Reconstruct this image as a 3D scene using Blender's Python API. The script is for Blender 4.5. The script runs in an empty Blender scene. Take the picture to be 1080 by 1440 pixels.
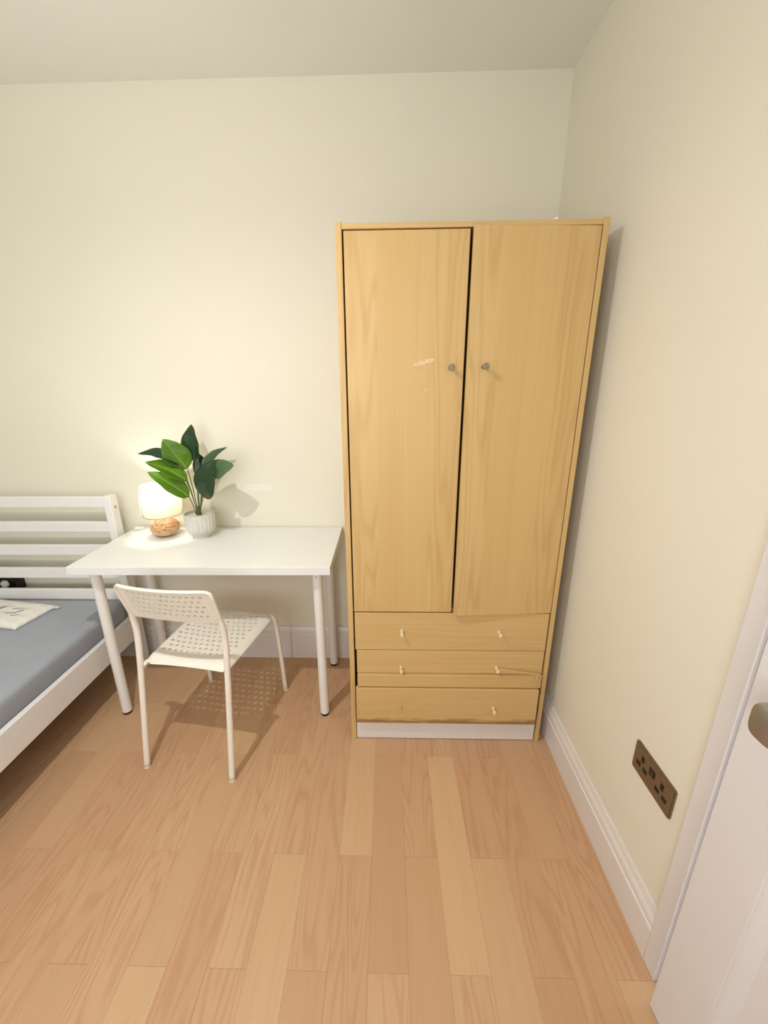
import bpy, bmesh, math, random
from mathutils import Vector, Matrix, Quaternion
random.seed(7)
S = bpy.context.scene
COL = S.collection
PI = math.pi

# ------------------------------------------------------------------ camera
CAM_LOC = Vector((-0.6555, -1.7873, 1.3765))
yaw, pitch, roll = -0.0265, 0.2927, -0.0084
fwd = Vector((math.sin(yaw) * math.cos(pitch), math.cos(yaw) * math.cos(pitch), -math.sin(pitch)))
rt0 = Vector((math.cos(yaw), -math.sin(yaw), 0))
up0 = rt0.cross(fwd)
rt = rt0 * math.cos(roll) + up0 * math.sin(roll)
up = up0 * math.cos(roll) - rt0 * math.sin(roll)
cd = bpy.data.cameras.new('camera')
cam = bpy.data.objects.new('camera', cd)
COL.objects.link(cam)
cam.matrix_world = Matrix(((rt.x, up.x, -fwd.x, CAM_LOC.x), (rt.y, up.y, -fwd.y, CAM_LOC.y),
                           (rt.z, up.z, -fwd.z, CAM_LOC.z), (0, 0, 0, 1)))
cd.sensor_fit = 'VERTICAL'
cd.sensor_height = 36.0
cd.lens = 554.19 / 1440 * 36.0
cd.shift_x = 8.38 / 1440
cd.shift_y = -8.13 / 1440
cd.clip_start = 0.02
S.camera = cam

# ------------------------------------------------------------------ world, exposure
W = bpy.data.worlds.new('world')
S.world = W
W.use_nodes = True
W.node_tree.nodes['Background'].inputs[0].default_value = (0.90, 0.94, 1.0, 1)
W.node_tree.nodes['Background'].inputs[1].default_value = 4.1
# window added behind the camera for soft fill; its opening is a portal
WX0, WX1, WZ0, WZ1 = -2.0, -0.6, 0.60, 2.15
pd = bpy.data.lights.new('fill_window_portal', 'AREA')
pd.shape = 'RECTANGLE'; pd.size = WX1 - WX0; pd.size_y = WZ1 - WZ0
pd.cycles.is_portal = True
po = bpy.data.objects.new('fill_window_portal', pd)
COL.objects.link(po)
po.location = ((WX0 + WX1) / 2, -2.66, (WZ0 + WZ1) / 2)
po.rotation_euler = (PI / 2, 0, 0)
vs = S.view_settings
vs.view_transform = 'Standard'
vs.look = 'None'
vs.gamma = 1.0
vs.use_curve_mapping = False
vs.exposure = 0.06
CEIL_W = 40.0                       # watts of the ceiling bulb
CEIL_COL = (1.0, 0.985, 0.97)
LAMP_L = 120.0                       # radiance of the table lamp bulb
LAMP_COL = (1.0, 0.94, 0.80)
GLOBE = (-1.38, -1.16, 2.12)

# ------------------------------------------------------------------ node helpers
def lin(c):
    c = c / 255.0
    return c / 12.92 if c <= 0.04045 else ((c + 0.055) / 1.055) ** 2.4
def rgb(r, g, b):
    return (lin(r), lin(g), lin(b), 1.0)

class NT:
    def __init__(s, name):
        s.m = bpy.data.materials.new(name)
        s.m.use_nodes = True
        s.t = s.m.node_tree
        s.b = s.t.nodes['Principled BSDF']
        s.out = s.t.nodes['Material Output']
    def n(s, typ, **k):
        x = s.t.nodes.new(typ)
        for a, v in k.items():
            setattr(x, a, v)
        return x
    def put(s, sock, v):
        if hasattr(v, 'is_output') or isinstance(v, bpy.types.NodeSocket):
            s.t.links.new(v, sock)
        else:
            sock.default_value = v
    def math(s, op, a, b=0.0, c=None):
        x = s.n('ShaderNodeMath', operation=op)
        s.put(x.inputs[0], a); s.put(x.inputs[1], b)
        if c is not None: s.put(x.inputs[2], c)
        return x.outputs[0]
    def vmul(s, v, k):
        x = s.n('ShaderNodeVectorMath', operation='MULTIPLY')
        s.put(x.inputs[0], v); s.put(x.inputs[1], k)
        return x.outputs[0]
    def vadd(s, v, k):
        x = s.n('ShaderNodeVectorMath', operation='ADD')
        s.put(x.inputs[0], v); s.put(x.inputs[1], k)
        return x.outputs[0]
    def noise(s, v, scale=1.0, detail=3.0, rough=0.5):
        x = s.n('ShaderNodeTexNoise')
        s.put(x.inputs['Vector'], v)
        x.inputs['Scale'].default_value = scale
        x.inputs['Detail'].default_value = detail
        x.inputs['Roughness'].default_value = rough
        return x.outputs['Fac']
    def mix(s, f, a, b, mode='MIX'):
        x = s.n('ShaderNodeMix', data_type='RGBA', blend_type=mode)
        s.put(x.inputs[0], f); s.put(x.inputs[6], a); s.put(x.inputs[7], b)
        return x.outputs[2]
    def ramp(s, f, a, b):
        x = s.n('ShaderNodeMapRange', interpolation_type='SMOOTHSTEP')
        s.put(x.inputs[0], f)
        x.inputs[1].default_value = a; x.inputs[2].default_value = b
        return x.outputs[0]
    def obj(s):
        return s.n('ShaderNodeTexCoord').outputs['Object']
    def sep(s, v):
        x = s.n('ShaderNodeSeparateXYZ'); s.put(x.inputs[0], v); return x.outputs
    def bump(s, h, strength=0.2, dist=0.002):
        x = s.n('ShaderNodeBump')
        x.inputs['Strength'].default_value = strength
        x.inputs['Distance'].default_value = dist
        s.put(x.inputs['Height'], h)
        s.t.links.new(x.outputs[0], s.b.inputs['Normal'])
    def col(s, v): s.put(s.b.inputs['Base Color'], v)
    def rough(s, v): s.put(s.b.inputs['Roughness'], v)

def plain(name, c, rough=0.5, metal=0.0, var=0.04, scale=30, bump=0.0, spec=0.5):
    t = NT(name)
    f = t.noise(t.obj(), scale, 4)
    d = tuple(max(0, x * (1 - var * 2.2)) for x in c[:3]) + (1,)
    t.col(t.mix(f, c, d))
    t.rough(rough)
    t.b.inputs['Metallic'].default_value = metal
    t.b.inputs['Specular IOR Level'].default_value = spec
    if bump: t.bump(f, bump)
    return t.m

# ------------------------------------------------------------------ materials
M = {}
def wall_mat(name, c, patch=None):
    t = NT(name)
    o = t.obj()
    f = t.noise(o, 2.2, 4)
    g = t.noise(o, 160, 3)
    d = tuple(x * 0.965 for x in c[:3]) + (1,)
    col = t.mix(f, c, d)
    if patch:                        # filler smears left in the paint
        for (px, pz, sx, sz, pc) in patch:
            s = t.sep(o)
            a = t.math('DIVIDE', t.math('SUBTRACT', s[0], px), sx)
            b = t.math('DIVIDE', t.math('SUBTRACT', s[2], pz), sz)
            rr = t.math('ADD', t.math('POWER', t.math('ABSOLUTE', a), 4.0), t.math('POWER', t.math('ABSOLUTE', b), 4.0))
            rr = t.math('ADD', rr, t.math('MULTIPLY', t.noise(o, 45, 3), 0.9))
            col = t.mix(t.ramp(rr, 1.45, 0.75), col, pc)
    t.col(col)
    t.rough(0.62)
    t.b.inputs['Specular IOR Level'].default_value = 0.3
    t.bump(t.math('ADD', g, t.math('MULTIPLY', f, 1.5)), 0.12, 0.001)
    return t.m
CREAM = rgb(233, 228, 210)
M['wall'] = wall_mat('cream_wall_paint', CREAM)
M['wall_back'] = wall_mat('cream_wall_paint_patched', CREAM, [(-1.262, 0.93, 0.075, 0.02, rgb(237, 231, 217))])
M['ceiling'] = wall_mat('off_white_ceiling_paint', rgb(242, 241, 234))
M['gloss_white'] = plain('white_gloss_woodwork', rgb(230, 224, 219), 0.35, var=0.03, scale=9)
M['door_white'] = plain('white_door_paint', rgb(226, 222, 221), 0.42, var=0.03, scale=6)
M['desk_white'] = plain('white_desk_foil', rgb(234, 234, 230), 0.22, var=0.008, scale=8)
M['leg_white'] = plain('white_powder_coat', rgb(238, 235, 228), 0.3, var=0.015)
M['chair_plastic'] = plain('white_chair_plastic', rgb(242, 236, 222), 0.36, var=0.012)
M['chair_metal'] = plain('white_chair_tube', rgb(240, 233, 220), 0.3, var=0.015)
M['bed_white'] = plain('white_bed_lacquer', rgb(238, 236, 232), 0.38, var=0.02, scale=14)
M['black_rubber'] = plain('black_rubber', rgb(22, 20, 20), 0.6)
M['black_plastic'] = plain('black_plastic_box', rgb(14, 13, 14), 0.45)
M['grey_white'] = plain('greyish_white_plastic', rgb(214, 214, 206), 0.45)
M['steel'] = plain('satin_nickel', rgb(176, 172, 164), 0.34, metal=0.9)
M['dull_metal'] = plain('dull_olive_metal', rgb(150, 140, 108), 0.45, metal=0.55)
M['ivory'] = plain('ivory_knob_plastic', rgb(238, 222, 186), 0.35)
M['bronze'] = plain('antique_bronze_plate', rgb(140, 120, 92), 0.42, metal=0.6, var=0.12, scale=60)
M['bronze_dark'] = plain('dark_socket_insert', rgb(20, 10, 10), 0.6)
M['string'] = plain('straw_coloured_string', rgb(226, 196, 132), 0.8, var=0.1, scale=200)
M['pot'] = plain('pale_grey_ceramic', rgb(216, 214, 205), 0.5, var=0.06, scale=20)
M['sand'] = plain('white_gravel', rgb(232, 226, 210), 0.9, var=0.2, scale=260, bump=0.6)
M['trunk'] = plain('mossy_trunk', rgb(104, 96, 60), 0.8, var=0.2, scale=90)
M['stem'] = plain('green_stem', rgb(92, 104, 64), 0.5, var=0.15, scale=60)
M['cord'] = plain('pale_cord', rgb(226, 220, 204), 0.45)
M['wire'] = plain('grey_wire', rgb(140, 136, 130), 0.4, metal=0.5)
M['rattan'] = plain('apricot_rattan', rgb(238, 198, 152), 0.6, var=0.14, scale=80)
M['rattan_core'] = plain('rattan_core', rgb(208, 146, 98), 0.8, var=0.1, scale=60)
M['brass_latch'] = plain('brass_fitting', rgb(150, 128, 78), 0.4, metal=0.7)

def wood(name, along, dark, mid, light, band=0.083, wear=None, dirt=None):
    t = NT(name)
    o = t.obj()
    s = t.sep(o)
    across = s[0] if along == 2 else s[2]
    k1 = (1, 1, 1)
    if along == 2: k1, k2, k3 = (150, 20, 2.2), (7.5, 3, 0.62), (30, 8, 1.4)
    else:          k1, k2, k3 = (2.2, 20, 150), (0.62, 3, 8.5), (1.4, 8, 30)
    fine = t.noise(t.vmul(o, k1), 1.0, 4, 0.6)
    med = t.noise(t.vmul(o, k3), 1.0, 3)
    cont = t.noise(t.vmul(o, k2), 1.0, 2, 0.45)
    rings = t.math('MULTIPLY_ADD', t.math('SINE', t.math('MULTIPLY', cont, 95.0)), 0.5, 0.5)
    rings = t.math('POWER', rings, 2.0)
    bid = t.math('FLOOR', t.math('DIVIDE', t.math('ADD', across, 3.0), band))
    wn = t.n('ShaderNodeTexWhiteNoise', noise_dimensions='1D')
    t.put(wn.inputs['W'], bid)
    tone = wn.outputs['Value']
    col = t.mix(tone, mid, light)
    f = t.math('ADD', t.math('MULTIPLY', fine, 0.42), t.math('MULTIPLY', med, 0.28))
    f = t.math('ADD', f, t.math('MULTIPLY', t.math('MULTIPLY', rings, 0.20 if along == 2 else 0.09), t.math('GREATER_THAN', tone, 0.45)))
    col = t.mix(t.ramp(f, 0.22, 0.85), col, dark)
    if wear:
        for (cx, cz, sx, sz, ang, c, thr) in wear:
            dx = t.math('SUBTRACT', s[0], cx); dz = t.math('SUBTRACT', s[2], cz)
            ca, sa = math.cos(ang), math.sin(ang)
            a = t.math('DIVIDE', t.math('ADD', t.math('MULTIPLY', dx, ca), t.math('MULTIPLY', dz, sa)), sx)
            b = t.math('DIVIDE', t.math('SUBTRACT', t.math('MULTIPLY', dz, ca), t.math('MULTIPLY', dx, sa)), sz)
            rr = t.math('ADD', t.math('MULTIPLY', a, a), t.math('MULTIPLY', b, b))
            nn = t.noise(o, 190, 2)
            msk = t.math('MULTIPLY', t.ramp(rr, 1.1, 0.5), t.ramp(nn, thr, thr + 0.09))
            col = t.mix(t.math('MULTIPLY', msk, 0.5), col, c)
    if dirt:
        nn = t.noise(t.vmul(o, (16, 1, 60)), 1.0, 4)
        edge = t.ramp(t.math('ADD', s[2], t.math('MULTIPLY', nn, 0.05)), dirt + 0.045, dirt + 0.022)
        col = t.mix(t.math('MULTIPLY', edge, 0.75), col, rgb(128, 88, 40))
    t.col(col)
    t.rough(t.math('MULTIPLY_ADD', fine, 0.15, 0.34))
    t.b.inputs['Specular IOR Level'].default_value = 0.4
    t.bump(fine, 0.04, 0.001)
    return t.m
WD, WM, WL = rgb(192, 153, 94), rgb(208, 173, 114), rgb(214, 182, 126)
M['beech'] = wood('beech_laminate_upright', 2, WD, WM, WL)
M['beech_worn'] = wood('beech_laminate_scuffed', 2, WD, WM, WL, wear=[
    (-0.122, 1.448, 0.040, 0.007, 0.25, rgb(246, 222, 190), 0.42),
    (-0.132, 1.432, 0.016, 0.013, 0.0, rgb(200, 146, 88), 0.52),
    (-0.114, 1.370, 0.012, 0.018, 0.0, rgb(196, 140, 84), 0.52),
    (-0.114, 1.366, 0.009, 0.008, 0.0, rgb(244, 226, 190), 0.5)])
M['beech_across'] = wood('beech_laminate_across', 0, WD, WM, WL, band=0.6)
M['beech_dirty'] = wood('beech_laminate_stained_foot', 0, WD, WM, WL, band=0.6, dirt=0.108)
M['beech_edge'] = plain('beech_edging', rgb(206, 166, 106), 0.45, var=0.05, scale=40)

def floor_mat():
    t = NT('pale_oak_laminate')
    info = t.n('ShaderNodeObjectInfo')
    rnd = info.outputs['Random']
    o = t.obj()
    off = t.n('ShaderNodeCombineXYZ')
    t.put(off.inputs[0], t.math('MULTIPLY', rnd, 37.0))
    t.put(off.inputs[1], t.math('MULTIPLY', rnd, 91.0))
    o2 = t.vadd(o, off.outputs[0])
    fine = t.noise(t.vmul(o2, (170, 5, 5)), 1.0, 4, 0.6)
    med = t.noise(t.vmul(o2, (22, 1.6, 2)), 1.0, 3)
    cont = t.noise(t.vmul(o2, (9, 1.0, 1)), 1.0, 2, 0.4)
    rings = t.math('POWER', t.math('MULTIPLY_ADD', t.math('SINE', t.math('MULTIPLY', cont, 110.0)), 0.5, 0.5), 2.0)
    r2 = t.math('FRACT', t.math('MULTIPLY', rnd, 7.31))
    a = t.mix(rnd, rgb(196, 155, 118), rgb(208, 173, 133))
    a = t.mix(t.math('MULTIPLY', r2, 0.5), a, rgb(201, 156, 120))
    f = t.math('ADD', t.math('MULTIPLY', fine, 0.5), t.math('MULTIPLY', med, 0.25))
    f = t.math('ADD', f, t.math('MULTIPLY', t.math('MULTIPLY', rings, 0.20), t.math('GREATER_THAN', r2, 0.4)))
    t.col(t.mix(t.ramp(f, 0.25, 1.05), a, rgb(174, 128, 90)))
    t.rough(t.math('MULTIPLY_ADD', fine, 0.15, 0.36))
    t.b.inputs['Specular IOR Level'].default_value = 0.35
    t.bump(fine, 0.05, 0.001)
    return t.m
M['floor'] = floor_mat()
M['floor_base'] = plain('dark_underlay', rgb(120, 84, 56), 0.8)

def fabric():
    t = NT('slate_blue_sheet')
    o = t.obj()
    f = t.noise(o, 420, 2)
    g = t.noise(o, 14, 4)
    t.col(t.mix(t.math('MULTIPLY_ADD', f, 0.5, t.math('MULTIPLY', g, 0.4)), rgb(168, 173, 181), rgb(144, 150, 160)))
    t.rough(0.9)
    t.b.inputs['Sheen Weight'].default_value = 0.15
    t.bump(t.math('MULTIPLY_ADD', g, 3.0, t.math('MULTIPLY', f, 0.5)), 0.35, 0.003)
    return t.m
M['sheet'] = fabric()

def leaf_mat(name, a, b, tr):
    t = NT(name)
    o = t.obj()
    f = t.noise(o, 28, 3)
    col = t.mix(f, a, b)
    t.col(col)
    t.rough(0.33)
    tb = t.n('ShaderNodeBsdfTranslucent')
    t.put(tb.inputs[0], t.mix(0.6, col, rgb(176, 204, 60)))
    mx = t.n('ShaderNodeMixShader')
    mx.inputs[0].default_value = tr
    t.t.links.new(t.b.outputs[0], mx.inputs[1]); t.t.links.new(tb.outputs[0], mx.inputs[2])
    t.t.links.new(mx.outputs[0], t.out.inputs[0])
    return t.m
M['leaf_lit'] = leaf_mat('lamplit_green_leaf', rgb(118, 160, 50), rgb(88, 130, 40), 0.4)  # yellow-green of the lamp shining through is put into this leaf colour
M['leaf_dark'] = leaf_mat('dark_green_leaf', rgb(44, 74, 40), rgb(30, 54, 32), 0.10)
M['leaf_grey'] = leaf_mat('grey_green_leaf', rgb(96, 124, 88), rgb(78, 106, 72), 0.12)
M['rib'] = plain('pale_midrib', rgb(178, 206, 112), 0.4)

def shade_mat():
    t = NT('white_lamp_shade_fabric')
    t.b.inputs['Base Color'].default_value = (0.9, 0.88, 0.8, 1)
    t.rough(0.8)
    tb = t.n('ShaderNodeBsdfTranslucent')
    tb.inputs[0].default_value = (0.30, 0.275, 0.20, 1)
    f = t.noise(t.vmul(t.obj(), (60, 60, 300)), 1.0, 2)
    mx = t.n('ShaderNodeMixShader')
    t.put(mx.inputs[0], t.math('MULTIPLY_ADD', f, 0.06, 0.6))
    t.t.links.new(t.b.outputs[0], mx.inputs[1]); t.t.links.new(tb.outputs[0], mx.inputs[2])
    t.t.links.new(mx.outputs[0], t.out.inputs[0])
    return t.m
M['shade'] = shade_mat()

def emit(name, c, L):
    t = NT(name)
    e = t.n('ShaderNodeEmission')
    e.inputs[0].default_value = (*c, 1); e.inputs[1].default_value = L
    t.t.links.new(e.outputs[0], t.out.inputs[0])
    return t.m
M['bulb'] = emit('glowing_lamp_bulb', LAMP_COL, LAMP_L)

def plastic_bag():
    t = NT('clear_plastic_over_white_cloth')
    f = t.noise(t.obj(), 22, 4)
    t.col(t.mix(f, rgb(244, 242, 234), rgb(226, 222, 210)))
    t.rough(0.22)
    t.bump(f, 0.5, 0.006)
    return t.m
M['bag'] = plastic_bag()
M['print'] = plain('grey_print', rgb(108, 104, 100), 0.5)

# ------------------------------------------------------------------ mesh helpers
def link(name, me, mat, parent=None, smooth=False, loc=None):
    o = bpy.data.objects.new(name, me)
    if mat is not None and not me.materials: me.materials.append(mat)
    if smooth:
        for p in me.polygons: p.use_smooth = True
    COL.objects.link(o)
    if parent is not None: o.parent = parent
    if loc is not None: o.location = loc
    return o
def tag(o, label=None, cat=None, group=None, kind=None):
    if label: o['label'] = label
    if cat: o['category'] = cat
    if group: o['group'] = group
    if kind: o['kind'] = kind
    return o
def empty(name, loc, rz=0.0):
    o = bpy.data.objects.new(name, None)
    o.empty_display_size = 0.1
    COL.objects.link(o)
    o.location = loc
    o.rotation_euler = (0, 0, rz)
    return o
def me_from(bm, name):
    bmesh.ops.recalc_face_normals(bm, faces=bm.faces[:])
    me = bpy.data.meshes.new(name)
    bm.to_mesh(me); bm.free()
    return me
def box(name, x0, x1, y0, y1, z0, z1, mat, parent=None, bev=0.0, seg=1, kind=None):
    bm = bmesh.new()
    bmesh.ops.create_cube(bm, size=1.0)
    for v in bm.verts:
        v.co = ((x0 + x1) / 2 + v.co.x * (x1 - x0), (y0 + y1) / 2 + v.co.y * (y1 - y0), (z0 + z1) / 2 + v.co.z * (z1 - z0))
    if bev: bmesh.ops.bevel(bm, geom=bm.edges[:], offset=bev, segments=seg, profile=0.5, affect='EDGES')
    o = link(name, me_from(bm, name), mat, parent, smooth=False)
    if kind: o['kind'] = kind
    return o
def tube_into(bm, pts, r, n=10, closed=False, caps=True):
    pts = [Vector(p) for p in pts]
    N = len(pts)
    rr = r if isinstance(r, (list, tuple)) else [r] * N
    rings = []
    prev = None
    for i, p in enumerate(pts):
        if closed: d = pts[(i + 1) % N] - pts[i - 1]
        else: d = pts[min(i + 1, N - 1)] - pts[max(i - 1, 0)]
        d.normalize()
        if prev is None:
            a = Vector((0, 0, 1)) if abs(d.z) < 0.9 else Vector((1, 0, 0))
            u = d.cross(a).normalized()
        else:
            u = (prev - d * prev.dot(d)).normalized()
        prev = u
        w = d.cross(u)
        rings.append([bm.verts.new(p + (u * math.cos(2 * PI * k / n) + w * math.sin(2 * PI * k / n)) * rr[i]) for k in range(n)])
    for i in range(N if closed else N - 1):
        a, b = rings[i], rings[(i + 1) % N]
        for k in range(n):
            bm.faces.new((a[k], a[(k + 1) % n], b[(k + 1) % n], b[k]))
    if caps and not closed:
        bm.faces.new(rings[0][::-1]); bm.faces.new(rings[-1])
def tube(name, pts, r, mat, parent=None, n=10, closed=False):
    bm = bmesh.new()
    tube_into(bm, pts, r, n, closed)
    return link(name, me_from(bm, name), mat, parent, smooth=True)
def smooth_path(pts, k=6):
    pts = [Vector(p) for p in pts]
    out = []
    for i in range(len(pts) - 1):
        p0 = pts[max(i - 1, 0)]; p1 = pts[i]; p2 = pts[i + 1]; p3 = pts[min(i + 2, len(pts) - 1)]
        for j in range(k):
            t = j / k
            out.append(0.5 * ((2 * p1) + (p2 - p0) * t + (2 * p0 - 5 * p1 + 4 * p2 - p3) * t * t + (3 * p1 - p0 - 3 * p2 + p3) * t ** 3))
    out.append(pts[-1])
    return out
def lathe(name, prof, mat, parent=None, n=32, at=(0, 0, 0), axis='z', sx=1.0, sz=1.0, mod=None, smooth=True):
    bm = bmesh.new()
    rings = []
    for (r, h) in prof:
        ring = []
        for k in range(n):
            a = 2 * PI * k / n
            q = r * (mod(a, h) if mod else 1.0)
            x, y = q * math.cos(a), q * math.sin(a)
            if axis == 'z': c = (x * sx, y * sz, h)
            elif axis == '-y': c = (x * sx, -h, y * sz)
            elif axis == '-x': c = (-h, x * sx, y * sz)
            ring.append(bm.verts.new(Vector(c) + Vector(at)))
        rings.append(ring)
    for a, b in zip(rings, rings[1:]):
        for k in range(n):
            bm.faces.new((a[k], a[(k + 1) % n], b[(k + 1) % n], b[k]))
    if prof[0][0] > 1e-6: bm.faces.new(rings[0][::-1])
    if prof[-1][0] > 1e-6: bm.faces.new(rings[-1])
    bmesh.ops.remove_doubles(bm, verts=bm.verts[:], dist=1e-6)
    o = link(name, me_from(bm, name), mat, parent, smooth=smooth)
    if smooth:
        md = o.modifiers.new('edge_split', 'EDGE_SPLIT'); md.split_angle = math.radians(38)
    return o
def prism(name, poly, a0, a1, axis, mat, parent=None, bev=0.0):
    """polygon swept along an axis: axis 'x': poly=(y,z); 'y': poly=(x,z); 'z': poly=(x,y)"""
    bm = bmesh.new()
    def mk(p, a):
        return {'x': (a, p[0], p[1]), 'y': (p[0], a, p[1]), 'z': (p[0], p[1], a)}[axis]
    A = [bm.verts.new(mk(p, a0)) for p in poly]
    B = [bm.verts.new(mk(p, a1)) for p in poly]
    n = len(poly)
    for k in range(n): bm.faces.new((A[k], A[(k + 1) % n], B[(k + 1) % n], B[k]))
    bm.faces.new(A[::-1]); bm.faces.new(B)
    if bev: bmesh.ops.bevel(bm, geom=bm.edges[:], offset=bev, segments=2, profile=0.5, affect='EDGES')
    return link(name, me_from(bm, name), mat, parent)

# ------------------------------------------------------------------ room
RX0, RY0, H = -2.86, -2.65, 2.4455
fl = box('floor', RX0 - .02, 0.02, RY0 - .02, 0.02, -0.06, -0.012, M['floor_base'])
tag(fl, 'pale pinkish oak laminate floor laid in narrow strips', 'floor', kind='structure')
PW, PL = 0.1003, 0.597
def plank_mesh(l):
    bm = bmesh.new()
    bmesh.ops.create_cube(bm, size=1.0)
    for v in bm.verts:
        v.co = (v.co.x * (PW - 0.0002), v.co.y * (l - 0.0003), v.co.z * 0.0118 - 0.0059)
    top = [e for e in bm.edges if all(v.co.z > -0.001 for v in e.verts)]
    bmesh.ops.bevel(bm, geom=top, offset=0.0003, segments=1, affect='EDGES')
    return me_from(bm, 'plank')
cache = {}
c = 0
x = -0.0035
while x > RX0:
    even = (c % 2 == 1)
    y = -0.94 if even else -0.595
    while y < 0: y += PL
    while y > RY0:
        y1, y0 = min(y, 0.0), max(y - PL, RY0)
        l = round(y1 - y0, 3)
        if l > 0.01:
            if l not in cache: cache[l] = plank_mesh(l)
            link('plank', cache[l], M['floor'], fl, loc=(x - PW / 2, (y0 + y1) / 2, 0))
        y -= PL
    x -= PW
    c += 1

DY1, DY0, DH = -1.195, -2.012, 2.03          # door opening along the right wall
T = 0.1
tag(box('wall_back', RX0 - T, T, 0, T, -.06, H, M['wall_back']), 'cream painted wall behind the desk and the wardrobe', 'wall', kind='structure')
tag(box('wall_left', RX0 - T, RX0, RY0, 0, -.06, H, M['wall']), 'cream painted wall beside the bed', 'wall', kind='structure')
def wall_front():
    bm = bmesh.new()
    for (x0, x1, z0, z1) in ((RX0 - T, WX0, -.06, H), (WX1, T, -.06, H), (WX0, WX1, -.06, WZ0), (WX0, WX1, WZ1, H)):
        g = bmesh.ops.create_cube(bm, size=1.0)['verts']
        for v in g:
            v.co = ((x0 + x1) / 2 + v.co.x * (x1 - x0), RY0 - T / 2 + v.co.y * T, (z0 + z1) / 2 + v.co.z * (z1 - z0))
    return link('wall_front', me_from(bm, 'wall_front'), M['wall'])
tag(wall_front(), 'cream painted wall with the added fill window behind the camera', 'wall', kind='structure')
wn_ = empty('fill_window_1', ((WX0 + WX1) / 2, RY0 - .05, WZ0)); tag(wn_, 'white framed window added behind the camera for fill light', 'window', kind='structure')  # unseen window, added only to let in soft fill light
hw_, hh_ = (WX1 - WX0) / 2, WZ1 - WZ0
for a0, a1, c0, c1 in ((-hw_, -hw_ + .04, 0, hh_), (hw_ - .04, hw_, 0, hh_), (-hw_ + .0405, hw_ - .0405, 0, .04), (-hw_ + .0405, hw_ - .0405, hh_ - .04, hh_), (-.02, .02, .0405, hh_ - .0405)):
    box('frame_bar', a0, a1, -.025, .025, c0, c1, M['gloss_white'], wn_, .003, 2)
box('fill_window_sill', -hw_ - .03, hw_ + .03, .0505, .11, -.025, 0, M['gloss_white'], wn_, .004, 2)
tag(box('ceiling', RX0 - T, T, RY0 - T, T, H, H + T, M['ceiling']), 'plain off-white ceiling', 'ceiling', kind='structure')
def wall_right():
    bm = bmesh.new()
    for (y0, y1, z0, z1) in ((DY1, 0, -.06, H), (DY0, DY1, DH, H), (RY0, DY0, -.06, H)):
        g = bmesh.ops.create_cube(bm, size=1.0)['verts']
        for v in g:
            v.co = (T / 2 + v.co.x * T, (y0 + y1) / 2 + v.co.y * (y1 - y0), (z0 + z1) / 2 + v.co.z * (z1 - z0))
    return link('wall_right', me_from(bm, 'wall_right'), M['wall'])
tag(wall_right(), 'cream painted wall with the bronze socket and the white door', 'wall', kind='structure')

def skirt_profile(h, fh, t=0.018):
    # (offset from the wall, height): flat face, bead, ogee
    return [(0, 0), (t, 0), (t, fh), (t - .001, fh + .004), (t - .004, fh + .006), (t - .0045, fh + .009), (t - .004, fh + .012),
            (t - .003, fh + .018), (t - .005, fh + .028), (t - .009, fh + .036), (t - .012, h - .003), (t - .013, h), (0, h)]
bb = empty('baseboard_back', (0, 0, 0)); tag(bb, 'tall white moulded skirting board along the back wall', 'skirting', kind='structure')
P = skirt_profile(.183, .138)
for a, b in ((RX0, -2.286), (-2.2845, -1.1665), (-1.1645, -.0)):
    prism('skirting_length', [(-q[0], q[1]) for q in P], a, b, 'x', M['gloss_white'], bb)
P = skirt_profile(.153, .101)
br = tag(prism('baseboard_right', [(-q[0], q[1]) for q in P], -1.153, 0.0, 'y', M['gloss_white']), 'white moulded skirting board below the bronze socket', 'skirting', kind='structure')
tag(prism('baseboard_left', [(RX0 + q[0], q[1]) for q in P], RY0, 0, 'y', M['gloss_white']), 'white moulded skirting board beside the bed', 'skirting', kind='structure')
bf = tag(prism('baseboard_front', [(RY0 + q[0], q[1]) for q in P], RX0, 0, 'x', M['gloss_white']), 'white moulded skirting board behind the camera', 'skirting', kind='structure')

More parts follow.
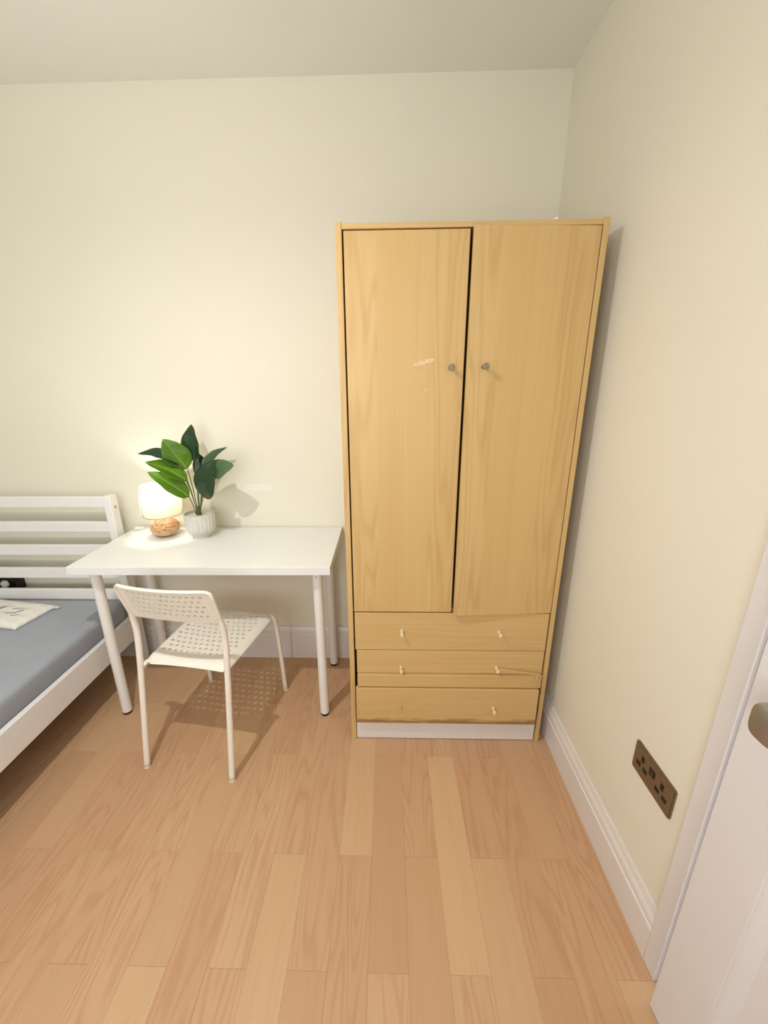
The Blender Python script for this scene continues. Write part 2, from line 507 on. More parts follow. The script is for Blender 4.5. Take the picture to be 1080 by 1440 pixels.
# door casing and door
tr = empty('trim_1', (0, 0, 0)); tag(tr, 'flat white casing around the panelled door', 'trim', kind='structure')
box('casing_board', -.0185, 0, -1.193, -1.153, 0, DH + .045, M['door_white'], tr, .002, 2)
box('casing_board', -.0185, 0, DY0 - .06, DY0 - .002, 0, DH + .045, M['door_white'], tr, .002, 2)
box('casing_board', -.0185, 0, DY0 - .0019, -1.1931, DH, DH + .045, M['door_white'], tr, .002, 2)
box('door_lining', -.009, T, -1.222, -1.1935, 0, DH, M['door_white'], tr)
box('door_lining', .0, T, DY0, DY0 + .02, 0, DH, M['door_white'], tr)
def build_door():
    W_, D_, Z_ = 0.752, 0.038, 2.005
    ang = math.radians(2.2)
    d = empty('door_1', (-0.0235, -1.983, 0.006), -ang * -1)
    tag(d, 'white panelled door with a satin metal knob, slightly ajar', 'door', kind='structure')
    # local: y from hinge (0) to latch edge (W_); x from 0 (front at -) : front face at x=-0
    def b(n, y0, y1, z0, z1, x0=0.0, x1=D_, bv=.003): return box(n, x0, x1, y0, y1, z0, z1, M['door_white'], d, bv, 2)
    st = .108
    b('stile', W_ - st, W_, 0, Z_); b('stile', 0, st, 0, Z_)
    rails = [(0, .2), (.82, .96), (1.86, Z_)]
    for a, c_ in rails: b('rail', st + .0001, W_ - st - .0001, a, c_, bv=.0005)
    b('muntin', W_ / 2 - .05, W_ / 2 + .05, .2001, .8199, bv=.0005); b('muntin', W_ / 2 - .05, W_ / 2 + .05, .9601, 1.8599, bv=.0005)
    for z0, z1 in ((.2, .82), (.96, 1.86)):
        for y0, y1 in ((st, W_ / 2 - .05), (W_ / 2 + .05, W_ - st)):
            b('door_panel', y0, y1, z0, z1, .014, .026, .001)
            m = .024
            for (yo, yi) in ((y0, y0 + m), (y1, y1 - m)):
                prism('panel_moulding', [(.0139, yo), (.003, yo), (.0035, yo + (yi - yo) * .2), (.006, yo + (yi - yo) * .45), (.011, yo + (yi - yo) * .7), (.0139, yi)], z0, z1, 'z', M['door_white'], d)
            for (zo, zi) in ((z0, z0 + m), (z1, z1 - m)):
                prism('panel_moulding', [(.0139, zo), (.003, zo), (.0035, zo + (zi - zo) * .2), (.006, zo + (zi - zo) * .45), (.011, zo + (zi - zo) * .7), (.0139, zi)], y0 + .0005, y1 - .0005, 'y', M['door_white'], d)
    # knob: rose, neck and a rounded-square face
    ky, kz = W_ - .083, .893
    def sq(a, h):
        p = 3.6
        return 1.0 / ((abs(math.cos(a)) ** p + abs(math.sin(a)) ** p) ** (1 / p))
    k = lathe('knob', [(.011, .006), (.011, .030), (.016, .036), (.025, .040), (.0275, .046), (.0275, .054), (.0262, .0585), (.022, .0605), (0.0, .0615)],
              M['steel'], d, 40, (0, ky, kz), '-x', sx=.86, sz=1.08, mod=lambda a, h: sq(a, h) if h > .037 else 1.0)
    lathe('rose', [(.026, 0), (.026, .004), (.022, .007), (0, .007)], M['steel'], d, 28, (0, ky, kz), '-x')
    lathe('keyhole_plate', [(.012, 0), (.012, .003), (0, .003)], M['bronze'], d, 20, (0, ky - .012, kz - .075), '-x')
    return d
build_door()

# ------------------------------------------------------------------ ceiling light (above the frame)
cl = empty('ceiling_light', (GLOBE[0], GLOBE[1], H)); tag(cl, 'bare bulb hanging on a short cord from the ceiling', 'ceiling light')
lathe('ceiling_rose', [(.05, 0), (.05, -.012), (.02, -.03), (0, -.03)], M['leg_white'], cl, 24)
tube('cord', [(0, 0, -.03), (0, 0, GLOBE[2] - H + .07)], .003, M['leg_white'], cl)
lathe('bulb_holder', [(0, GLOBE[2] - H + .085), (.012, GLOBE[2] - H + .075), (.014, GLOBE[2] - H + .03), (.012, GLOBE[2] - H + .024), (0, GLOBE[2] - H + .024)], M['leg_white'], cl, 20)
ld = bpy.data.lights.new('bulb', 'SPOT'); ld.spot_size = PI; ld.spot_blend = 1.0; ld.energy = CEIL_W; ld.color = CEIL_COL; ld.shadow_soft_size = .008
lp_ = bpy.data.lights.new('bulb_glow', 'POINT'); lp_.energy = CEIL_W * .20; lp_.color = CEIL_COL; lp_.shadow_soft_size = .008
lg_ = bpy.data.objects.new('bulb_glow', lp_); COL.objects.link(lg_); lg_.parent = cl; lg_.location = (0, 0, GLOBE[2] - H)
lo = bpy.data.objects.new('bulb', ld); COL.objects.link(lo); lo.parent = cl; lo.location = (0, 0, GLOBE[2] - H)

# ------------------------------------------------------------------ wardrobe
def build_wardrobe():
    w = empty('wardrobe', (-.426, -.272, 0))
    tag(w, 'tall beech wardrobe with two doors above three drawers and white plinth', 'wardrobe')
    ox, oy = .426, .272
    def b(n, x0, x1, y0, y1, z0, z1, m, par=None, bv=.0012):
        o = box(n, x0 + ox, x1 + ox, y0 + oy, y1 + oy, z0, z1, M[m], par or w, bv, 1)
        return o
    YF, YB = -.52, -.026
    XL, XR = -.803, -.049
    b('side_panel', XL, XL + .0185, YF, YB, 0, 1.816, 'beech')
    b('side_panel', XR - .0165, XR, YF, YB, 0, 1.816, 'beech')
    xi, xj = XL + .0186, XR - .0166
    b('top_panel', xi, xj, YF + .001, YB, 1.7985, 1.8125, 'beech_across')
    b('back_panel', xi, xj, YB - .012, YB - .006, .1, 1.798, 'beech_edge')
    b('shelf', xi, xj, YF + .022, YB - .013, .579, .595, 'beech_across')
    b('bottom_panel', xi, xj, YF + .022, YB - .013, .098, .112, 'beech_across')
    b('plinth', xi + .0015, xj - .004, YF + .004, YF + .02, .003, .097, 'gloss_white')
    def dknob(par, x, z, y):
        lathe('knob', [(.0075, 0), (.005, .004), (.0048, .012), (.0085, .021), (.0098, .025), (.0085, .0265), (0, .027)], M['dull_metal'], par, 20, (x + ox, y + oy, z), '-y')
    def wknob(par, x, z, y, head=True):
        if head:
            lathe('knob', [(.0062, 0), (.0048, .004), (.0044, .012), (.0068, .019), (.0072, .022), (.006, .0235), (0, .024)], M['ivory'], par, 18, (x + ox, y + oy, z), '-y', sx=.95, sz=1.25)
        else:
            lathe('knob_stub', [(.0046, 0), (.004, .01), (.005, .017), (0, .018)], M['beech_edge'], par, 12, (x + ox, y + oy, z), '-y')
    # left door, shut
    d = b('door', -.7795, -.4265, YF, YF + .017, .5915, 1.7945, 'beech_worn')
    tag(d, 'left wardrobe door with pale scuff marks near its knob')
    dknob(d, -.4665, 1.432, YF)
    # right door, slightly open on its right-hand hinges
    hx, hy = -.0685, YF + .0085
    bm = bmesh.new()
    bmesh.ops.create_cube(bm, size=1.0)
    wd, z0, z1 = .3525, .5895, 1.7965
    for v in bm.verts: v.co = (-wd / 2 + v.co.x * wd, v.co.y * .017, (z0 + z1) / 2 + v.co.z * (z1 - z0))
    bmesh.ops.bevel(bm, geom=bm.edges[:], offset=.0012, segments=1, affect='EDGES')
    rd = link('door', me_from(bm, 'door'), M['beech'], w)
    tag(rd, 'right wardrobe door standing slightly open')
    rd.location = (hx + ox, hy + oy, 0)
    rd.rotation_euler = (0, 0, math.radians(3.6))
    lathe('knob', [(.0075, 0), (.005, .004), (.0048, .012), (.0085, .021), (.0098, .025), (.0085, .0265), (0, .027)], M['dull_metal'], rd, 20, (-.304, -.0085, 1.433), '-y')
    # drawers
    d1 = b('drawer', -.7790, -.0705, YF, YF + .016, .4285, .5865, 'beech_across')
    d2 = b('drawer', -.7745, -.0715, YF - .001, YF + .015, .3255, .4262, 'beech_across')
    tag(d2, 'middle drawer front with a loose strip along its foot')
    st = b('lower_strip', -.7735, -.0735, YF - .0110, YF + .006, .2695, .3235, 'beech_across', d2)
    d3 = b('drawer', -.7800, -.0790, YF - .016, YF + .000, .0995, .2650, 'beech_dirty')
    tag(d3, 'bottom drawer front with a stained lower edge')
    for d_, zt, zb in ((d1, .56, .44), (d2, .40, .29), (d3, .24, .12)):
        for (a, c_) in ((-.77, -.757), (-.092, -.079)):
            b('drawer_side', a, c_, YF + .0175, YB - .05, zb, zt, 'beech_edge', d_)
    wknob(d1, -.605, .509, YF); wknob(d1, -.2463, .509, YF)
    wknob(d2, -.6062, .3495, YF - .001); wknob(d2, -.2448, .3535, YF - .001)
    wknob(d3, -.6068, .180, YF - .016, False); wknob(d3, -.2475, .177, YF - .016)
    return w
build_wardrobe()
# string tied from a drawer knob to the carcass edge
def build_string():
    s = empty('string', (-.2448, -.541, .3535)); tag(s, 'thin straw string tied round a middle drawer knob', 'string')
    O = Vector((-.2448, -.541, .3535))
    def st(n, pts, r=.0017): tube(n, [Vector(p) - O for p in smooth_path(pts, 6)], r, M['string'], s, 6)
    yk = -.5375
    ring = [(-.2448 + .0058 * math.cos(a), yk, .3535 + .0072 * math.sin(a)) for a in [2 * PI * i / 14 for i in range(14)]]
    tube('knob_loop', [Vector(p) - O for p in ring], .0012, M['string'], s, 6, closed=True)
    st('strand', [(-.243, yk, .3612), (-.19, -.5385, .3545), (-.13, -.537, .3440), (-.092, -.536, .3375)])
    st('strand', [(-.240, yk, .3555), (-.19, -.537, .3482), (-.13, -.536, .3410), (-.092, -.535, .3370)])
    st('bow_loop', [(-.092, -.536, .337), (-.084, -.545, .341), (-.076, -.543, .332), (-.0735, -.535, .318), (-.079, -.534, .322), (-.092, -.536, .337)], .0015)
    st('bow_loop', [(-.092, -.536, .337), (-.099, -.545, .330), (-.104, -.543, .312), (-.101, -.537, .302), (-.096, -.537, .316), (-.092, -.536, .337)], .0015)
    st('loose_end', [(-.092, -.536, .337), (-.095, -.541, .310), (-.099, -.541, .285), (-.1005, -.5405, .272)], .0012)
build_string()

# ------------------------------------------------------------------ desk
def build_desk():
    TX, TY, TR, TH, TW, TD, INS = -1.880, -.011, .0078, .735, 1.004, .4465, .061
    d = empty('desk', (TX, TY, 0), TR); tag(d, 'plain white desk on four round legs holding lamp and plant', 'desk')
    box('desk_top', 0, TW, -TD, 0, TH - .033, TH, M['desk_white'], d, .0015, 2)
    for (x, y) in ((INS, -TD + INS), (TW - INS, -TD + INS), (INS, -INS), (TW - INS, -INS)):
        lg = lathe('leg', [(.0195, .012), (.0195, TH - .052), (.0195, TH - .040)], M['leg_white'], d, 28, (x, y, 0))
        lathe('foot_cap', [(.0178, 0), (.0188, .002), (.0188, .0118)], M['black_rubber'], lg, 24, (x, y, 0))
        lathe('mounting_plate', [(.0195, TH - .0398), (.043, TH - .0385), (.045, TH - .0352), (.045, TH - .0333)], M['leg_white'], lg, 28, (x, y, 0))
    # small brass screw holes near the top of the front right leg
    for z in (TH - .046, TH - .062):
        lathe('screw', [(.0028, .0186), (.0028, .0204), (0, .0206)], M['brass_latch'], d, 10, (TW - INS - .001, -TD + INS, z), '-y')
build_desk()

# ------------------------------------------------------------------ chair
def perforated(name, N, Mr, hole, fmap, hw, hh, mat, parent, thick):
    """N columns, Mr staggered rows; hole(i,row) says which cells are open; fmap(u,v) in [0,1]^2 -> Vector"""
    bm = bmesh.new()
    cachev = {}
    def V(u, v):
        k = (round(u, 5), round(v, 5))
        if k not in cachev: cachev[k] = bm.verts.new(fmap(u, v))
        return cachev[k]
    for j in range(Mr):
        v0, v1 = j / Mr, (j + 1) / Mr
        vm = (v0 + v1) / 2
        cells = []
        if j % 2 == 0: cells = [(i / N, (i + 1) / N) for i in range(N)]
        else:
            cells = [(0, .5 / N)] + [((i + .5) / N, (i + 1.5) / N) for i in range(N - 1)] + [(1 - .5 / N, 1.0)]
        for (u0, u1) in cells:
            um = (u0 + u1) / 2
            full = (u1 - u0) > .9 / N
            if full: ring = [V(u0, v0), V(um, v0), V(u1, v0), V(u1, vm), V(u1, v1), V(um, v1), V(u0, v1), V(u0, vm)]
            else: ring = [V(u0, v0), V(u1, v0), V(u1, vm), V(u1, v1), V(u0, v1), V(u0, vm)]
            if full and hole(um, vm):
                ang = [-135, -90, -45, 0, 45, 90, 135, 180]
                inn = []
                for a in ang:
                    ca, sa = math.cos(math.radians(a)), math.sin(math.radians(a))
                    inn.append(bm.verts.new(fmap(um + hw / N * ca, vm + hh / Mr * sa)))
                for k in range(8):
                    bm.faces.new((ring[k], ring[(k + 1) % 8], inn[(k + 1) % 8], inn[k]))
            else:
                if full:
                    cv = bm.verts.new(fmap(um, vm))
                    for k in range(8): bm.faces.new((ring[k], ring[(k + 1) % 8], cv))
                else: bm.faces.new(ring)
    o = link(name, me_from(bm, name), mat, parent, smooth=True)
    md = o.modifiers.new('thickness', 'SOLIDIFY'); md.thickness = thick; md.offset = 0
    md2 = o.modifiers.new('edge_split', 'EDGE_SPLIT'); md2.split_angle = math.radians(40)
    return o
def rsq(a, b, r):
    """pull the corners of the unit square [-1,1]^2 in to a rounded square; a,b in -1..1, r corner size"""
    aa, bb_ = abs(a), abs(b)
    ea, eb = max(0, aa - (1 - r)), max(0, bb_ - (1 - r))
    if ea > 0 and eb > 0:
        m = max(ea, eb); l = math.hypot(ea, eb)
        k = m / l
        ea, eb = ea * k, eb * k
        aa, bb_ = 1 - r + ea, 1 - r + eb
    return math.copysign(aa, a), math.copysign(bb_, b)
def build_chair():
    ch = empty('chair', (-1.367, -.454, 0), math.radians(-8.0))
    tag(ch, 'white chair with perforated plastic seat and back tucked under the desk', 'chair')
    # seat
    def seat(u, v):
        a, b = rsq(u * 2 - 1, v * 2 - 1, .16)
        hwid = .166 + .016 * (b * .5 + .5)
        y = .030 + b * .183
        z = .432 - .010 * (1 - a * a) * (1 - b ** 4)
        # rolled rims
        z -= .017 * max(0, (abs(a) - .88) / .12) ** 2
        if b < 0: z -= .026 * max(0, (-b - .84) / .16) ** 1.6 * (1 - .25 * (1 - a * a))
        else: z -= .016 * max(0, (b - .86) / .14) ** 2
        return Vector((a * hwid, y, z))
    perforated('seat', 14, 14, lambda u, v: .08 < u < .92 and .14 < v < .90, seat, .29, .22, M['chair_plastic'], ch, .004)
    def back(u, v):
        a, b = u * 2 - 1, v
        # rounded top corners
        if b > .5:
            a2, b2 = rsq(a, (b - .5) * 2, .30); a, b = a2, .5 + b2 / 2
        hwid = .172 + .003 * b
        z = .614 + b * .148 - .010 * a * a * (1 - b)
        y = -.146 - .050 * b - .022 * (1 - a * a)
        e = max(0, (abs(a) - .90) / .10) ** 2 * .010 + max(0, (b - .86) / .14) ** 2 * .014
        return Vector((a * hwid, y - e, z))
    perforated('backrest', 16, 7, lambda u, v: .10 < u < .90 and .13 < v < .87, back, .31, .27, M['chair_plastic'], ch, .0038)
    # rolled top edge of the backrest
    rim = [back(i / 40, 1.0) for i in range(41)]
    left = [back(0.0, v / 12) for v in range(12)]
    right = [back(1.0, 1 - v / 12) for v in range(1, 13)]
    tube('back_rim', left + rim + right, .0062, M['chair_plastic'], ch, 10)
    for s in (-1, 1):
        # rear leg rises past the seat into the side of the backrest
        tube('leg', smooth_path([(s * .174, -.231, .004), (s * .173, -.200, .20), (s * .172, -.170, .40), (s * .172, -.157, .50), (s * .1715, -.154, .56), (s * .1720, -.159, .605), (s * .1725, -.167, .640)], 6),
             [.0108] * 27 + [.0106, .0102, .0098, .0094, .0088, .0080, .0070, .0062, .0056, .0050], M['chair_metal'], ch, 14)
        # front leg, bent over at the top below the seat
        tube('leg', smooth_path([(s * .193, .230, .004), (s * .189, .222, .20), (s * .184, .211, .36), (s * .181, .204, .402), (s * .168, .198, .418), (s * .130, .196, .420)], 6),
             .0100, M['chair_metal'], ch, 14)
        tube('seat_arm', smooth_path([(s * .171, -.165, .405), (s * .160, -.150, .413), (s * .150, -.120, .417), (s * .150, .12, .413), (s * .150, .190, .416)], 5), .0085, M['chair_plastic'], ch, 12)
        for (x, y) in ((.174, -.231), (.193, .230)):
            lathe('foot_cap', [(.0095, 0), (.0115, .002), (.0115, .006), (.010, .009)], M['ivory'], ch, 14, (s * x, y, 0))
    tube('crossbar', [(-.130, .196, .420), (.130, .196, .420)], .0100, M['chair_metal'], ch, 14)
build_chair()

# ------------------------------------------------------------------ bed
def build_bed():
    XR, XL = -1.900, -2.82
    bd = empty('bed', (XR, -.1, 0)); tag(bd, 'white wooden bed frame with a slatted headboard', 'bed')
    def b(n, x0, x1, y0, y1, z0, z1, bv=.003, par=None): return box(n, x0 - XR, x1 - XR, y0 + .1, y1 + .1, z0, z1, M['bed_white'], par or bd, bv, 2)
    yf, yb = -.120, -.072
    pr = b('headboard_post', XR - .034, XR, yf, yb, 0, .920)
    pl = b('headboard_post', XL, XL + .034, yf, yb, 0, .920)
    lathe('bolt', [(.0065, -.001), (.006, .0012), (0, .0015)], M['steel'], pr, 14, (.0012, -.096 + .1, .865), '-x').rotation_euler = (0, 0, 0)
    for z0, z1 in ((.866, .916), (.748, .797), (.632, .682), (.513, .564), (.398, .451)):
        b('headboard_slat', XL + .0345, XR - .0345, yf + .006, yf + .026, z0, z1)
    b('side_rail', XR - .022, XR, -2.05, yf - .0005, .200, .319)
    b('side_rail', XL, XL + .022, -2.05, yf - .0005, .200, .319)
    b('foot_rail', XL + .0225, XR - .0225, -2.05, -2.028, .200, .319)
    b('leg', XR - .034, XR, -2.085, -2.0505, 0, .36); b('leg', XL, XL + .034, -2.085, -2.0505, 0, .36)
    b('support_ledge', XL + .0225, XL + .045, -2.02, -.14, .225, .245); b('support_ledge', XR - .045, XR - .0225, -2.02, -.14, .225, .245)
    for i in range(13): b('bed_slat', XL + .0226, XR - .0226, -2.0 + i * .145, -1.93 + i * .145, .2455, .258, .001)
build_bed()
def build_mattress():
    X0, X1, Y0, Y1, Z0, Z1 = -2.795, -1.9235, -2.02, -.1205, .2585, .405
    bm = bmesh.new()
    bmesh.ops.create_cube(bm, size=1.0)
    for v in bm.verts: v.co = ((X0 + X1) / 2 + v.co.x * (X1 - X0), (Y0 + Y1) / 2 + v.co.y * (Y1 - Y0), (Z0 + Z1) / 2 + v.co.z * (Z1 - Z0))
    ve = [e for e in bm.edges if abs(e.verts[0].co.z - e.verts[1].co.z) > .05]
    bmesh.ops.bevel(bm, geom=ve, offset=.045, segments=6, profile=.5, affect='EDGES')
    te = [e for e in bm.edges if all(v.co.z > Z1 - .001 for v in e.verts)]
    bmesh.ops.bevel(bm, geom=te, offset=.022, segments=5, profile=.5, affect='EDGES')
    o = link('mattress', me_from(bm, 'mattress'), M['sheet'], smooth=True)
    tag(o, 'mattress in a slate blue fitted sheet on the white bed', 'mattress')
build_mattress()
def build_packet():
    p = empty('bedding_packet', (-2.385, -.265, .405), math.radians(-9)); tag(p, 'flat white packet of bedding in clear plastic on the mattress', 'packet')
    bm = bmesh.new()
    nx, ny = 22, 14
    hx, hy = .172, .092
    def top(u, v):
        a, b = u * 2 - 1, v * 2 - 1
        e = max(abs(a), abs(b)) ** 6
        z = .030 * (1 - .55 * e) + .0025 * math.sin(a * 9 + b * 4) * (1 - e) + .002 * math.sin(b * 13)
        return z
    for sgn in (0, 1):
        g = [[bm.verts.new(((i / nx * 2 - 1) * hx, (j / ny * 2 - 1) * hy, top(i / nx, j / ny) if sgn else 0.0015)) for j in range(ny + 1)] for i in range(nx + 1)]
        for i in range(nx):
            for j in range(ny): bm.faces.new((g[i][j], g[i + 1][j], g[i + 1][j + 1], g[i][j + 1]))
        if sgn == 0: g0 = g
    per = [(i, 0) for i in range(nx)] + [(nx, j) for j in range(ny)] + [(i, ny) for i in range(nx, 0, -1)] + [(0, j) for j in range(ny, 0, -1)]
    for k in range(len(per)):
        a, b_ = per[k], per[(k + 1) % len(per)]
        bm.faces.new((g0[a[0]][a[1]], g0[b_[0]][b_[1]], g[b_[0]][b_[1]], g[a[0]][a[1]]))
    link('folded_cloth', me_from(bm, 'folded_cloth'), M['bag'], p, smooth=True)
    # heat-sealed plastic tab at the corner
    bm = bmesh.new()
    q = [(.160, .070, .010), (.196, .078, .006), (.190, .094, .004), (.150, .096, .008)]
    A = [bm.verts.new(v) for v in q]; B = [bm.verts.new((v[0], v[1], v[2] + .002)) for v in q]
    bm.faces.new(A[::-1]); bm.faces.new(B)
    for k in range(4): bm.faces.new((A[k], A[(k + 1) % 4], B[(k + 1) % 4], B[k]))
    link('plastic_corner', me_from(bm, 'plastic_corner'), M['bag'], p)
    for (x, y, l, w_) in ((.075, -.010, .060, .006), (.060, .018, .040, .004), (.100, -.030, .030, .004), (-.02, .01, .03, .012)):
        n = 6
        bm = bmesh.new()
        A = []; B = []
        ca, sa = math.cos(.75), math.sin(.75)
        for i in range(n + 1):
            t = (i / n - .5) * l
            for s, arr in ((-1, A), (1, B)):
                px, py = x + ca * t - sa * s * w_ / 2, y + sa * t + ca * s * w_ / 2
                arr.append(bm.verts.new((px, py, top((px / hx + 1) / 2, (py / hy + 1) / 2) + .0006)))
        for i in range(n): bm.faces.new((A[i], A[i + 1], B[i + 1], B[i]))
        link('printed_line', me_from(bm, 'printed_line'), M['print'], p)
build_packet()
# black unit on the wall behind the headboard
bk = empty('wall_unit', (-2.62, -.02, .408)); tag(bk, 'black box with round white knob seen through gap under headboard', 'box')
box('housing', -.10, .10, -.03, .018, 0, .10, M['black_plastic'], bk, .004, 2)
lathe('knob', [(.012, .029), (.018, .033), (.0205, .040), (.018, .047), (.010, .0505), (0, .0515)], M['grey_white'], bk, 24, (.052, 0, .043), '-y')

# ------------------------------------------------------------------ table lamp
def build_lamp():
    L = (-1.672, -.116, .735)
    lp = empty('table_lamp', L); tag(lp, 'small lit lamp with woven apricot ball base and white shade', 'lamp')
    rz, rx = .043, .063
    core = lathe('base', [(max(0, .93 * rx * math.sin(PI * i / 14)), rz - .93 * rz * math.cos(PI * i / 14)) for i in range(15)], M['rattan_core'], lp, 28)
    bm = bmesh.new()
    rnd = random.Random(5)
    for i in range(34):
        ax = Vector((rnd.gauss(0, .55), rnd.gauss(0, .55), 1)).normalized() if i < 24 else Vector((rnd.gauss(0, 1), rnd.gauss(0, 1), rnd.gauss(0, .4))).normalized()
        u = ax.orthogonal().normalized(); v = ax.cross(u)
        hgt = rnd.uniform(-.75, .75) if i < 24 else rnd.uniform(-.4, .4)
        rad = math.sqrt(1 - hgt * hgt)
        pts = []
        for k in range(32):
            a = 2 * PI * k / 32
            q = ax * hgt + (u * math.cos(a) + v * math.sin(a)) * rad
            pts.append((q.x * rx * .96, q.y * rx * .96, max(.0016, rz + q.z * rz * .97)))
        tube_into(bm, pts, .0016, 5, closed=True)
    st = link('woven_strands', me_from(bm, 'woven_strands'), M['rattan'], core, smooth=True)
    st['kind'] = 'stuff'
    tube('stem', [(0, 0, .08), (0, 0, .130)], .006, M['wire'], lp)
    lathe('bulb_holder', [(.012, .128), (.013, .165), (.011, .168)], M['leg_white'], lp, 18)
    lathe('bulb', [(.019 * math.sin(PI * i / 12), 0.190 - .021 * math.cos(PI * i / 12)) for i in range(13)], M['bulb'], lp, 20)
    prof = [(.079, .102), (.083, .125), (.085, .152), (.083, .185), (.075, .240)]
    pf = []
    for i in range(len(prof) - 1):
        for k in range(4):
            t = k / 4; pf.append((prof[i][0] * (1 - t) + prof[i + 1][0] * t, prof[i][1] * (1 - t) + prof[i + 1][1] * t))
    pf.append(prof[-1])
    bm = bmesh.new(); n = 48
    rings = [[bm.verts.new((r * math.cos(2 * PI * k / n), r * math.sin(2 * PI * k / n), h)) for k in range(n)] for r, h in pf]
    for a, c_ in zip(rings, rings[1:]):
        for k in range(n): bm.faces.new((a[k], a[(k + 1) % n], c_[(k + 1) % n], c_[k]))
    me = me_from(bm, 'lamp_shade')
    sh = link('lamp_shade', me, M['shade'], lp, smooth=True)
    for r, h in ((prof[0]), (prof[-1])):
        tube('wire_ring', [(r * 1.006 * math.cos(2 * PI * k / 40), r * 1.006 * math.sin(2 * PI * k / 40), h) for k in range(40)], .0010, M['wire'], sh, 6, closed=True)
    for a in (PI * 1.30, PI * .95, PI * .35):
        tube('shade_strut', [(r * 1.008 * math.cos(a), r * 1.008 * math.sin(a), h) for r, h in pf], .0009, M['wire'], sh, 6)
    for k in range(3):
        a = k * 2 * PI / 3 + .3
        tube('spider_arm', [(.012 * math.cos(a), .012 * math.sin(a), .140), (.0845 * math.cos(a), .0845 * math.sin(a), .122)], .0011, M['wire'], sh, 6)
    # cord with its in-line switch
    cordp = smooth_path([(-.055, .030, .030), (-.085, .055, .034), (-.120, .070, .020), (-.150, .078, .0055), (-.185, .072, .004), (-.205, .060, .003)], 6)
    tube('cord', cordp, .0019, M['cord'], lp, 8)
    box('cord_switch', -.192, -.150, .064, .084, .0004, .014, M['leg_white'], lp, .004, 2)
build_lamp()

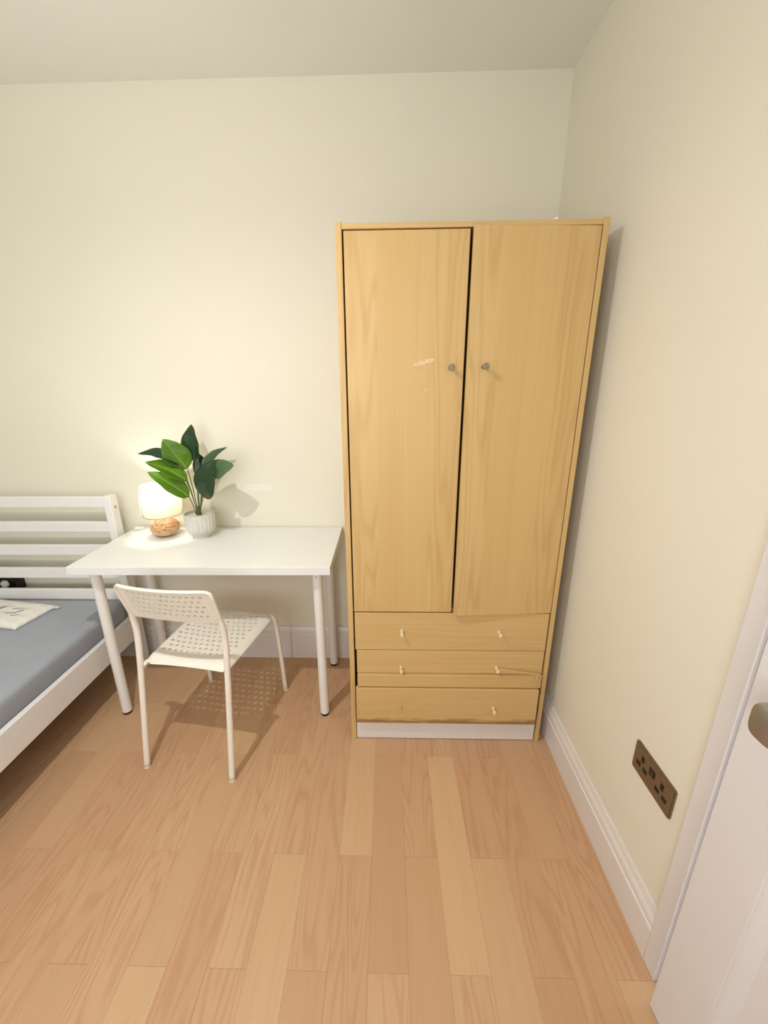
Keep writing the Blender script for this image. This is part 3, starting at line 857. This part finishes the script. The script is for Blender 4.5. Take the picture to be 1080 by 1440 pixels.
# ------------------------------------------------------------------ potted plant
def build_plant():
    B = Vector((-1.500, -.128, .735))
    pt = empty('potted_plant', B); tag(pt, 'artificial plant with broad green leaves in fluted grey pot', 'plant')
    def flute(a, h):
        if .030 < h < .100: return 1 + .024 * math.cos(24 * a + h * 10)
        return 1.0
    prof = [(.0, 0), (.040, 0), (.041, .012), (.046, .016), (.056, .028), (.0605, .036)] + [(.062 + .0025 * i / 6, .040 + .008 * i) for i in range(8)] + \
           [(.0655, .102), (.0665, .108), (.066, .111), (.062, .111), (.060, .106), (.058, .095), (0, .094)]
    lathe('pot', prof, M['pot'], pt, 104, mod=flute)
    bm = bmesh.new()
    n = 24
    ctr = bm.verts.new((0, 0, .103)); pr = None
    rnd = random.Random(3)
    for r in (.018, .036, .0575):
        ring = [bm.verts.new((r * math.cos(2 * PI * k / n), r * math.sin(2 * PI * k / n), .101 + rnd.uniform(-.0015, .002))) for k in range(n)]
        for k in range(n):
            if pr is None: bm.faces.new((ctr, ring[k], ring[(k + 1) % n]))
            else: bm.faces.new((pr[k], ring[k], ring[(k + 1) % n], pr[(k + 1) % n]))
        pr = ring
    link('gravel', me_from(bm, 'gravel'), M['sand'], pt, smooth=True)
    tube('trunk', [(0, 0, .098), (-.002, 0, .118), (-.003, 0, .140)], [.012, .010, .007], M['trunk'], pt, 10)
    def leaf(base, tip, w, nrm, droop, fold, mat, root, lift=0.0):
        base, tip = Vector(base), Vector(tip)
        ax = tip - base; ln = ax.length; ax.normalize()
        nrm = Vector(nrm); nrm = (nrm - ax * nrm.dot(ax)).normalized()
        side = ax.cross(nrm)
        nu, nv = 14, 8
        bm = bmesh.new()
        rows = []; mid = []
        for i in range(nu + 1):
            t = i / nu
            wid = 1.32 * w * (math.sin(PI * min(1, t ** .80 * 1.0)) ** .72) * (1 - .12 * t)
            wid = max(wid, .0012)
            ctr = base + ax * (ln * t) + nrm * (droop * ln * math.sin(PI * t))
            row = []
            for j in range(nv + 1):
                s = j / nv * 2 - 1
                row.append(bm.verts.new(ctr + side * (s * wid) + nrm * (fold * wid * (abs(s) ** 1.3) + .0018 * math.sin(t * 16 + s * 3) * abs(s))))
            rows.append(row); mid.append(ctr + nrm * .0006)
        for i in range(nu):
            for j in range(nv): bm.faces.new((rows[i][j], rows[i][j + 1], rows[i + 1][j + 1], rows[i + 1][j]))
        o = link('leaf', me_from(bm, 'leaf'), M[mat], pt, smooth=True)
        md = o.modifiers.new('thickness', 'SOLIDIFY'); md.thickness = .0007
        tube('midrib', mid, [.0015 * (1 - .75 * k / nu) for k in range(nu + 1)], M['rib'] if mat == 'leaf_lit' else M[mat], o, 6)
        rp = Vector(root)
        m1 = rp.lerp(base, .5) + Vector((rp.x - base.x, rp.y - base.y, 0)) * .12
        tube('stem', smooth_path([rp, m1, base, base + ax * .012], 5), .0020, M['stem'], pt, 7)
    def w(x, z, y): return (x - B.x, y - B.y, z - B.z)
    # (base, tip, half-width, facing, bend, fold, material, stem root)
    leaf(w(-1.486, 1.075, -.118), w(-1.492, 1.232, -.100), .040, (-.35, -1, .1), .04, .38, 'leaf_dark', (-.001, .004, .13))
    leaf(w(-1.525, 1.045, -.125), w(-1.592, 1.178, -.160), .044, (.35, -1, .35), .03, .16, 'leaf_lit', (-.004, -.002, .13))
    leaf(w(-1.548, 1.068, -.150), w(-1.690, 1.122, -.190), .034, (.25, -.28, 1), .10, .45, 'leaf_dark', (-.006, -.004, .125))
    leaf(w(-1.520, .998, -.150), w(-1.655, 1.090, -.205), .036, (.30, -.45, .85), .08, .30, 'leaf_lit', (-.006, -.006, .12))
    leaf(w(-1.515, .930, -.165), w(-1.640, 1.052, -.225), .033, (.45, -.62, .65), .08, .28, 'leaf_lit', (-.008, -.010, .105))
    leaf(w(-1.395, 1.030, -.150), w(-1.288, 1.076, -.205), .033, (-.15, -1, .55), .07, .22, 'leaf_grey', (.006, -.002, .12))
    leaf(w(-1.462, 1.022, -.105), w(-1.358, 1.132, -.080), .030, (-.5, .3, .75), .08, .45, 'leaf_grey', (.004, .006, .12))
    leaf(w(-1.478, .945, -.150), w(-1.372, 1.090, -.140), .040, (-.3, -1, .2), .05, .25, 'leaf_dark', (.006, -.004, .115))
    leaf(w(-1.452, .935, -.175), w(-1.372, 1.028, -.215), .033, (.15, -1, .25), .06, .25, 'leaf_dark', (.010, -.008, .108))
    leaf(w(-1.470, .990, -.090), w(-1.500, 1.110, -.075), .028, (-.4, .6, .4), .05, .3, 'leaf_dark', (.002, .008, .12))
build_plant()

# ------------------------------------------------------------------ wall socket
def build_socket():
    so = empty('wall_socket', (0, -1.0335, .4508)); tag(so, 'antique bronze double wall socket with central charging port', 'socket')
    hw, hh = .0715, .0425
    bm = bmesh.new()
    bmesh.ops.create_cube(bm, size=1.0)
    for v in bm.verts: v.co = (-.0035 + v.co.x * .007, v.co.y * 2 * hw, v.co.z * 2 * hh)
    ed = [e for e in bm.edges if abs(e.verts[0].co.x - e.verts[1].co.x) > .003]
    bmesh.ops.bevel(bm, geom=ed, offset=.003, segments=3, affect='EDGES')
    fe = [e for e in bm.edges if all(v.co.x < -.0069 for v in e.verts)]
    bmesh.ops.bevel(bm, geom=fe, offset=.0022, segments=2, affect='EDGES')
    pl = link('face_plate', me_from(bm, 'face_plate'), M['bronze'], so)
    def slot(n, y, z, w_, h_): box(n, -.0078, -.0066, y - w_ / 2, y + w_ / 2, z - h_ / 2, z + h_ / 2, M['bronze_dark'], so, .0004)
    for cy in (.036, -.036):
        slot('earth_slot', cy, .0125, .0105, .0175)
        slot('pin_slot', cy - .0125, -.0105, .0155, .0115); slot('pin_slot', cy + .0125, -.0105, .0155, .0115)
    slot('charging_port', .0, .012, .021, .021)
    box('port_tongue', -.0082, -.0072, -.004, .004, .010, .013, M['bronze'], so)
    for y in (-.064, .064): lathe('screw', [(.0028, .0065), (.0028, .0078), (0, .0082)], M['brass_latch'], so, 10, (0, y, 0), '-x')
build_socket()

# small white scrap on the wardrobe top
bm = bmesh.new()
for (x, y, z, r) in ((0, 0, .004, .005), (.005, .002, .003, .0035), (-.004, .003, .003, .004)):
    bmesh.ops.create_icosphere(bm, subdivisions=1, radius=r, matrix=Matrix.Translation((x, y, z)))
o = link('paper_scrap', me_from(bm, 'paper_scrap'), M['leg_white'], loc=(-.193, -.512, 1.8122))
tag(o, 'tiny crumpled white scrap on the wardrobe top edge', 'scrap')
